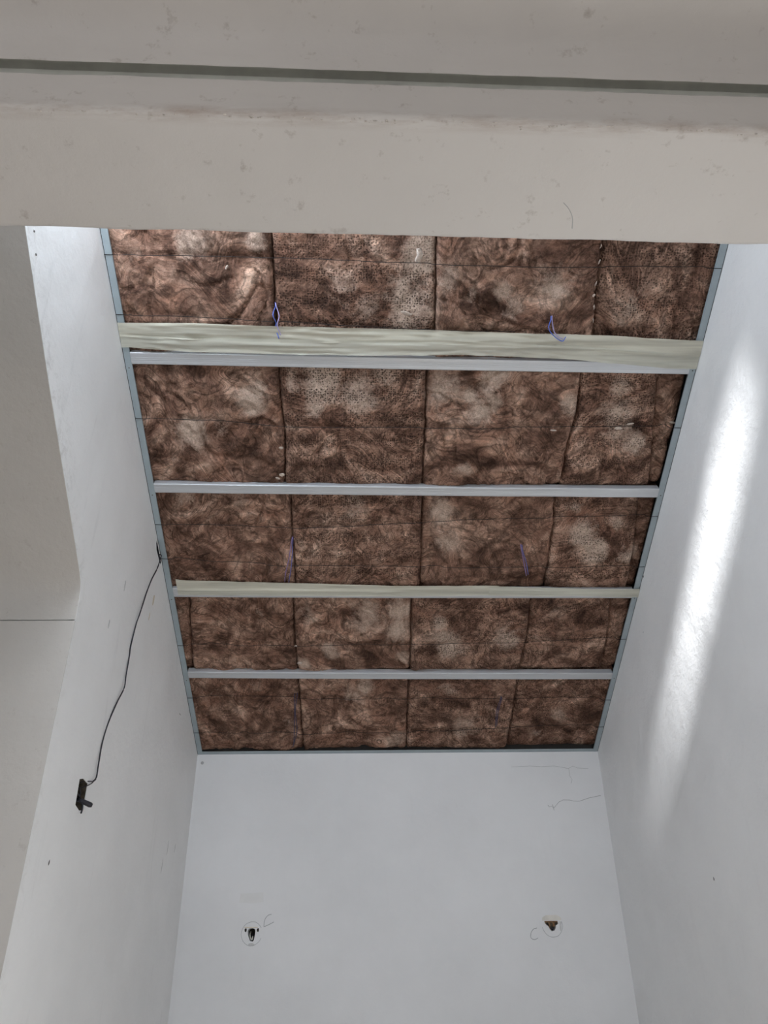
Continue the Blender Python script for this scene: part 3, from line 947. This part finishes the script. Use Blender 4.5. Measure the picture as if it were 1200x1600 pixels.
# ------------------------------------------------------------------ tapes
def strip(name, top, bot, v0, v1, mat, offend, sag, parent, seed, wr=0.0045, nx=160, nv=10, x0=None, x1=None):
    v, f = [], []
    xa = top[0][0] if x0 is None else x0
    xb = top[-1][0] if x1 is None else x1
    for i in range(nx + 1):
        t = i / nx
        x = xa + (xb - xa) * t
        yt, yb = lerp_poly(top, x), lerp_poly(bot, x)
        for j in range(nv + 1):
            a = v0 + (v1 - v0) * j / nv
            y = yt + (yb - yt) * a + 0.0015 * noise.noise((x * 6, a * 1.5, seed)) + (0.0008 * noise.noise((x * 60, a, seed)) if j in (0, nv) else 0)
            endw = min(1.0, min(x - XL - 0.03, XR - 0.03 - x) / 0.08)
            endw = max(0.0, endw)
            # folds run along the tape, drifting slowly
            n = noise.noise((x * 1.3 + 0.2 * a, a * 7.5 + x * 0.5, seed * 3.1))
            n2 = noise.noise((x * 5.0, a * 16, seed * 5.7))
            n += 1.1 * max(0.0, 1 - abs(noise.noise((x * 1.6 + a * 0.6, a * 5.0 + 0.8 * x, seed * 9.1))) / 0.12)
            off = offend + sag * endw * (0.35 + 0.65 * math.sin(math.pi * t)) + wr * (0.35 + 0.65 * endw) * (n * 1.8 + 0.5 * n2) * (0.6 if endw > 0.01 else 0.25)
            v.append(cp(x, y, max(off, 0.0055)))
    W = nv + 1
    for i in range(nx):
        for j in range(nv):
            f.append((i * W + j, i * W + j + 1, (i + 1) * W + j + 1, (i + 1) * W + j))
    o = mesh(name, v, f, mat=mat, smooth=True)
    keep(o, parent)
    return o


T1t = [(-0.981, 2.162), (-0.685, 2.160), (-0.359, 2.167), (0.073, 2.174), (0.586, 2.187), (0.976, 2.194), (1.369, 2.215)]
T1b = [(-0.981, 2.253), (-0.946, 2.252), (-0.701, 2.266), (-0.366, 2.271), (0.074, 2.273), (0.387, 2.269), (0.597, 2.275), (0.862, 2.286), (1.024, 2.300), (1.241, 2.318), (1.369, 2.322)]
tp = thing('masking_tape', 'wide creased cream tape stretched between the side channels above the upper bare batten', 'tape', cp(0.2, 2.22, 0), 'cream tapes across the ceiling')
strip('tape_strip', T1t, T1b, 0.0, 0.56, M_tape, 0.0075, 0.010, tp, 3, x0=XL + 0.002, x1=XR - 0.002)
strip('tape_strip', T1t, T1b, 0.46, 1.0, M_tape2, 0.0060, 0.012, tp, 9, x0=XL + 0.002, x1=XR - 0.002)
T2t = [(-0.925, 3.292), (-0.9, 3.297), (-0.381, 3.311), (0.227, 3.330), (0.614, 3.331), (1.048, 3.343), (1.369, 3.351)]
T2b = [(-0.925, 3.381), (-0.386, 3.384), (0.229, 3.389), (0.620, 3.386), (1.056, 3.387), (1.369, 3.399)]
tq = thing('masking_tape', 'narrower cream tape stuck along the batten in the lower half of the ceiling', 'tape', cp(0.2, 3.35, 0), 'cream tapes across the ceiling')
strip('tape_strip', T2t, T2b, 0.0, 0.66, M_tape, 0.0085, 0.006, tq, 5, wr=0.002, x1=0.66)
strip('tape_strip', T2t, T2b, 0.60, 1.0, M_tape2, 0.0085, 0.005, tq, 6, wr=0.001, x1=0.66)
strip('tape_strip', T2t, T2b, 0.02, 1.0, M_tape2, 0.0105, 0.005, tq, 7, wr=0.0018, x0=0.612, x1=XR - 0.002)

# ------------------------------------------------------------------ loose wires
WIRES = [
    ('blue and pale violet wire ends dangling over the left part of the wide tape', 0.030,
     [[(-0.356, 2.095), (-0.354, 2.105), (-0.363, 2.128), (-0.353, 2.158), (-0.357, 2.179), (-0.344, 2.212)], [(-0.353, 2.095), (-0.348, 2.106), (-0.339, 2.133), (-0.348, 2.163), (-0.336, 2.197)]]),
    ('curled blue wire ends dangling over the right part of the wide tape', 0.030,
     [[(0.731, 2.125), (0.731, 2.137), (0.727, 2.167), (0.747, 2.191), (0.784, 2.211), (0.797, 2.195)], [(0.735, 2.125), (0.738, 2.144), (0.750, 2.179), (0.770, 2.197), (0.786, 2.202)]]),
    ('blue wires hanging from the left seam in the row above the taped batten', 0.016,
     [[(-0.347, 3.085), (-0.350, 3.096), (-0.367, 3.180), (-0.386, 3.248), (-0.397, 3.311)], [(-0.345, 3.09), (-0.347, 3.113), (-0.357, 3.214), (-0.375, 3.301)]]),
    ('violet wires poking from the reddish batt above the taped batten', 0.016,
     [[(0.745, 3.122), (0.746, 3.134), (0.766, 3.198), (0.789, 3.278)], [(0.750, 3.125), (0.757, 3.154), (0.782, 3.215), (0.797, 3.271)]]),
    ('dull blue wires hanging at the left seam of the lowest row', 0.014,
     [[(-0.377, 4.012), (-0.377, 4.024), (-0.392, 4.123), (-0.390, 4.263), (-0.421, 4.384)], [(-0.388, 4.015), (-0.392, 4.033), (-0.400, 4.192), (-0.414, 4.359)]]),
    ('faint dark blue wires hanging on the right half of the lowest row', 0.014,
     [[(0.750, 4.033), (0.749, 4.045), (0.735, 4.132), (0.741, 4.240)], [(0.755, 4.036), (0.753, 4.06), (0.742, 4.14), (0.746, 4.225)]]),
]
for wi, (lab, drop, lines) in enumerate(WIRES):
    root = thing('loose_wire', lab, 'wire', cp(lines[0][0][0], lines[0][0][1], 0), 'loose wire ends in the ceiling')
    for li, ln in enumerate(lines):
        pts = []
        for i, (x, y) in enumerate(ln):
            t = i / (len(ln) - 1)
            off = wool(x, y) + 0.009 + drop * min(1.0, t * 1.3)
            pts.append(cp(x, y, off))
        keep(tube('conductor', smoothline(pts, 5), 0.0021, (M_blue, M_violet)[li] if wi < 2 else (M_violet2, M_blue2)[li] if wi < 4 else M_blue3, n=6), root)

# ------------------------------------------------------------------ left wall: cable, box, marks
CAB = [(3.158, 1.577), (3.150, 1.562), (3.127, 1.492), (3.087, 1.418), (3.050, 1.342), (3.013, 1.277), (2.975, 1.20), (2.961, 1.153), (2.952, 1.051), (2.956, 1.011), (2.940, 0.925), (2.935, 0.870), (2.889, 0.799), (2.843, 0.708), (2.812, 0.625), (2.798, 0.547), (2.795, 0.502), (2.776, 0.484)]
cab = thing('cable', 'long thin black cable running down the left wall to the open box', 'cable', (XL, 2.96, 1.05))
main = [(XL - 0.006, 3.163, 1.582)] + [(XL + 0.006 + 0.004 * math.sin(i * 1.3), y, z) for i, (y, z) in enumerate(CAB)]
rad = []
sm = smoothline(main, 6)
for i in range(len(sm)):
    rad.append(0.0028 + 0.0008 * noise.noise((i * 0.12, 2, 2)))
keep(tube('sheath', sm, rad, M_black, n=8), cab)
keep(tube('conductor', smoothline([(XL + 0.008, 2.777, 0.4845), (XL + 0.006, 2.752, 0.482), (XL - 0.010, 2.735, 0.478), (XL - 0.03, 2.725, 0.470)], 5), 0.0017, M_black, n=6), cab)
keep(tube('conductor', smoothline([(XL + 0.008, 2.776, 0.483), (XL + 0.004, 2.752, 0.470), (XL - 0.010, 2.72, 0.455), (XL - 0.03, 2.695, 0.445)], 5), 0.0017, M_black, n=6), cab)


def liner(name, loop, out, depth, mat, parent=None):
    """open-fronted pocket behind a hole"""
    n = len(loop)
    out = Vector(out)
    c = sum((Vector(p) for p in loop), Vector()) / n
    v = [Vector(p) + (Vector(p) - c).normalized() * 0.0006 + out * 0.002 for p in loop] + [Vector(p) + out * depth for p in loop]
    f = [(i, (i + 1) % n, n + (i + 1) % n, n + i) for i in range(n)] + [tuple(n + i for i in range(n))]
    return mesh(name, v, f, mat=mat, parent=parent)


liner('cable_hole', hole_cable, (-1, 0, 0), 0.06, M_black, wall_left)
liner('chipped_hole', [(XR, 3.648, 1.366), (XR, 3.664, 1.366), (XR, 3.741, 1.312), (XR, 3.728, 1.302), (XR, 3.672, 1.334)], (1, 0, 0), 0.03, M_brick, wall_right)
box = thing('wall_box', 'open rectangular recess with dark wires in the left wall below the cable', 'wall box', (XL, 2.71, 0.43))
keep(liner('recess', hole_box, (-1, 0, 0), 0.05, M_cav), box)
keep(tube('connector', [(XL - 0.03, 2.715, 0.425), (XL + 0.0, 2.728, 0.412), (XL + 0.024, 2.742, 0.402), (XL + 0.030, 2.745, 0.400)], [0.006, 0.008, 0.009, 0.006], M_black, n=10), box)
for p in ([(XL - 0.045, 2.69, 0.47), (XL - 0.015, 2.70, 0.455), (XL - 0.006, 2.708, 0.44), (XL - 0.012, 2.718, 0.425), (XL - 0.03, 2.715, 0.425)],
          [(XL - 0.04, 2.67, 0.44), (XL - 0.008, 2.69, 0.43), (XL - 0.002, 2.70, 0.42), (XL - 0.03, 2.72, 0.42)],
          [(XL - 0.04, 2.69, 0.40), (XL - 0.004, 2.70, 0.408), (XL + 0.004, 2.718, 0.402), (XL + 0.006, 2.722, 0.385), (XL + 0.004, 2.724, 0.372)]):
    keep(tube('wire', smoothline(p, 5), 0.0028, M_black, n=6), box)
bm = bmesh.new()
add_box(bm, (XL - 0.05, 2.672, 0.41), (0.032, 0, 0), (0, 0.028, 0.002), (0, 0.004, 0.045))
bmesh.ops.bevel(bm, geom=bm.edges[:], offset=0.003, segments=2, affect='EDGES')
keep(bmobj('terminal_block', bm, mat=M_black), box)


def decal(name, loop, out, mat, parent=None):
    """thin raised flake of paint or filler lying on a wall"""
    n = len(loop)
    o = Vector(out)
    v = [Vector(p) + o * 0.0006 for p in loop] + [Vector(p) - o * 0.001 for p in loop]
    f = [tuple(range(n))] + [(i, n + i, n + (i + 1) % n, (i + 1) % n) for i in range(n)]
    return mesh(name, v, f, mat=mat, parent=parent)


def blob(cy, cz, ry, rz, seed, x, n=14, axis='x', tilt=0.0):
    out = []
    for i in range(n):
        a = 2 * math.pi * i / n
        r = 1 + 0.35 * noise.noise((math.cos(a) * 1.5, math.sin(a) * 1.5, seed))
        p, q = ry * r * math.cos(a), rz * r * math.sin(a)
        p += q * tilt
        out.append((x, cy + p, cz + q) if axis == 'x' else (cy + p, x, cz + q))
    return out


for i, (y, z, ry, rz, m, tl) in enumerate([(4.009, 0.384, 0.004, 0.030, M_scuff, 0.1), (3.94, 0.30, 0.004, 0.032, M_scuff, 0.1), (4.16, 0.40, 0.004, 0.022, M_scuff, 0.1), (3.17, 1.352, 0.012, 0.026, M_stain, 0.15), (3.146, 1.262, 0.005, 0.02, M_stain, 0.1),
                                           (2.766, 1.243, 0.007, 0.024, M_scuff, 0.0), (2.668, 1.039, 0.006, 0.02, M_scuff, 0.1), (2.536, 0.205, 0.0035, 0.007, M_dark, 0.1), (3.92, 1.02, 0.02, 0.004, M_scuff, 1.0)]):
    decal('nick' if m is M_dark else 'scuff', blob(y, z, ry, rz, i * 3.3, XL, tilt=tl), (1, 0, 0), m, wall_left)
for y, z in ((1.492, 1.812), (1.535, 1.762)):
    b2 = bmesh.new()
    bmesh.ops.create_cone(b2, cap_ends=True, segments=10, radius1=0.0048, radius2=0.003, depth=0.003, matrix=Matrix.Translation((XL + 0.001, y, z)) @ Matrix.Rotation(math.pi / 2, 4, 'Y'))
    bmobj('screw', b2, mat=M_steel, parent=wall_left)
for i, (y, z, ry, rz) in enumerate([(3.203, 0.174, 0.003, 0.006), (3.283, 1.521, 0.005, 0.008), (3.42, 1.28, 0.004, 0.003)]):
    decal('nick', blob(y, z, ry, rz, i * 5.1, XR), (-1, 0, 0), M_dark if i < 2 else M_pencil, wall_right)

# ------------------------------------------------------------------ far wall: light points, pencil marks, cracks
def ringmesh(name, cx, cz, rx, rz, w, a0, a1, mat, parent=None, n=28, lift=0.0009):
    v, f = [], []
    for i in range(n + 1):
        a = a0 + (a1 - a0) * i / n
        for k, rr in enumerate((1 - w / rx, 1)):
            j = 1 + 0.03 * noise.noise((a * 2, cx, 1))
            v.append((cx + rx * rr * j * math.cos(a), YF - lift, cz + rz * rr * j * math.sin(a)))
    for i in range(n):
        f.append((2 * i, 2 * i + 1, 2 * i + 3, 2 * i + 2))
    return mesh(name, v, f, mat=mat, parent=parent)


lp1 = thing('light_point', 'round light opening with dark hole at the left of the far wall', 'light point', (LP[0][0], YF, LP[0][1]), 'light openings in the far wall')
lp2 = thing('light_point', 'round light opening with rusty bracket at the right of the far wall', 'light point', (LP[1][0], YF, LP[1][1]), 'light openings in the far wall')
for k, (root, (cx, cz), hole) in enumerate(((lp1, LP[0], holes[0]), (lp2, LP[1], holes[1]))):
    keep(liner('recess', hole, (0, 1, 0), 0.06, M_dark if k == 0 else M_brick), root)
    keep(ringmesh('pencil_circle', cx, cz - (0.002 if k else 0), 0.055, 0.056, 0.0022, 0.5 if k == 0 else 3.3, 5.9 if k == 0 else 6.6, M_pencil), root)
    if k == 0:
        keep(decal('filler_patch', [(cx - 0.040, YF, cz + 0.026), (cx + 0.030, YF, cz + 0.026), (cx + 0.030, YF, cz + 0.030), (cx - 0.040, YF, cz + 0.031)], (0, -1, 0), M_stain), root)
        for dx in (-0.033, 0.031):
            keep(decal('screw_hole', blob(cx + dx, cz + 0.017, 0.0058, 0.0085, 3, YF, axis='y'), (0, -1, 0), M_dark), root)
        keep(tube('wire', smoothline([(cx - 0.012, YF + 0.05, cz + 0.01), (cx - 0.010, YF + 0.012, cz - 0.006), (cx - 0.004, YF + 0.002, cz - 0.022), (cx + 0.004, YF - 0.004, cz - 0.026), (cx + 0.006, YF + 0.004, cz - 0.012)], 5), 0.0032, simple('pale_wire', (0.6, 0.58, 0.52)), n=6), root)
        keep(tube('wire', smoothline([(cx + 0.002, YF + 0.05, cz + 0.0), (cx + 0.004, YF + 0.01, cz - 0.01), (cx + 0.006, YF - 0.003, cz - 0.034)], 5), 0.0034, M_black, n=6), root)
        keep(decal('smudge', blob(cx + 0.0, cz - 0.05, 0.016, 0.008, 4, YF, axis='y'), (0, -1, 0), M_scuff), root)
    else:
        keep(decal('filler_patch', [(cx - 0.052, YF, cz + 0.020), (cx + 0.052, YF, cz + 0.020), (cx + 0.050, YF, cz + 0.034), (cx + 0.026, YF, cz + 0.046), (cx - 0.03, YF, cz + 0.045), (cx - 0.05, YF, cz + 0.034)], (0, -1, 0), M_white), root)
        bm = bmesh.new()
        add_box(bm, (cx - 0.040, YF + 0.004, cz + 0.010), (0.072, 0, 0), (0, 0.004, 0), (0, 0, 0.009))
        add_box(bm, (cx - 0.016, YF + 0.002, cz - 0.020), (0.007, 0, 0), (0, 0.006, 0), (0, 0, 0.032))
        add_box(bm, (cx + 0.004, YF + 0.002, cz - 0.008), (0.010, 0, 0), (0, 0.006, 0), (0, 0, 0.020))
        keep(bmobj('bracket', bm, mat=M_rust), root)
        keep(tube('wire', smoothline([(cx - 0.01, YF + 0.05, cz - 0.0), (cx - 0.012, YF + 0.006, cz - 0.008), (cx - 0.002, YF + 0.0, cz - 0.022), (cx + 0.008, YF + 0.008, cz - 0.012)], 5), 0.0042, M_black, n=6), root)
        for dx in (-0.026, 0.022):
            keep(decal('screw_hole', blob(cx + dx, cz + 0.006, 0.005, 0.006, 3, YF, axis='y'), (0, -1, 0), M_dark), root)
        keep(decal('smudge', [(cx + 0.040, YF, cz + 0.016), (cx + 0.052, YF, cz + 0.014), (cx + 0.046, YF, cz - 0.026), (cx + 0.038, YF, cz - 0.030)], (0, -1, 0), M_scuff), root)


def onfar(pts):
    return [(x, YF - 0.0004, z) for x, z in pts]


tube('pencil_mark', smoothline(onfar([(-0.497, 0.100), (-0.516, 0.094), (-0.530, 0.075), (-0.533, 0.047), (-0.529, 0.044), (-0.508, 0.052), (-0.482, 0.064)])), 0.0016, M_pencil, n=5, parent=wall_far)
tube('pencil_mark', smoothline(onfar([(0.905, 0.020), (0.888, 0.016), (0.874, 0.002), (0.867, -0.018), (0.874, -0.029), (0.890, -0.032), (0.906, -0.025)])), 0.0016, M_pencil, n=5, parent=wall_far)
M_darkpatch = simple('darker_patch', (0.755, 0.755, 0.75), 0.8, var=0.02)  # rectangle slightly darker than the far wall paint
decal('darker_patch', [(-0.672, YF, 0.156), (-0.668, YF, 0.198), (-0.548, YF, 0.204), (-0.542, YF, 0.158), (-0.60, YF, 0.152)], (0, -1, 0), M_darkpatch, wall_far)
for i, c in enumerate([[(0.85, 0.838), (0.96, 0.843), (1.023, 0.839), (1.102, 0.842), (1.150, 0.834), (1.183, 0.827), (1.211, 0.841), (1.235, 0.830), (1.300, 0.826)], [(1.186, 0.826), (1.185, 0.787), (1.197, 0.766), (1.187, 0.745)],
                       [(1.038, 0.628), (1.046, 0.618), (1.060, 0.622), (1.069, 0.611), (1.082, 0.624), (1.105, 0.645), (1.130, 0.655), (1.167, 0.654), (1.190, 0.648), (1.221, 0.647), (1.279, 0.664), (1.350, 0.677)], [(1.064, 0.632), (1.068, 0.616), (1.070, 0.600)]]):
    tube('crack', onfar(c), [0.0009 if i < 2 else 0.0013] * len(c), M_crack, n=5, parent=wall_far)
b2 = bmesh.new()
bmesh.ops.create_cone(b2, cap_ends=True, segments=12, radius1=0.010, radius2=0.007, depth=0.004, matrix=Matrix.Translation((-0.946, YF - 0.001, 0.875)) @ Matrix.Rotation(math.pi / 2, 4, 'X'))
bmobj('screw', b2, mat=simple('dull_screw', (0.36, 0.36, 0.36), 0.5, metal=0.3), parent=wall_far)
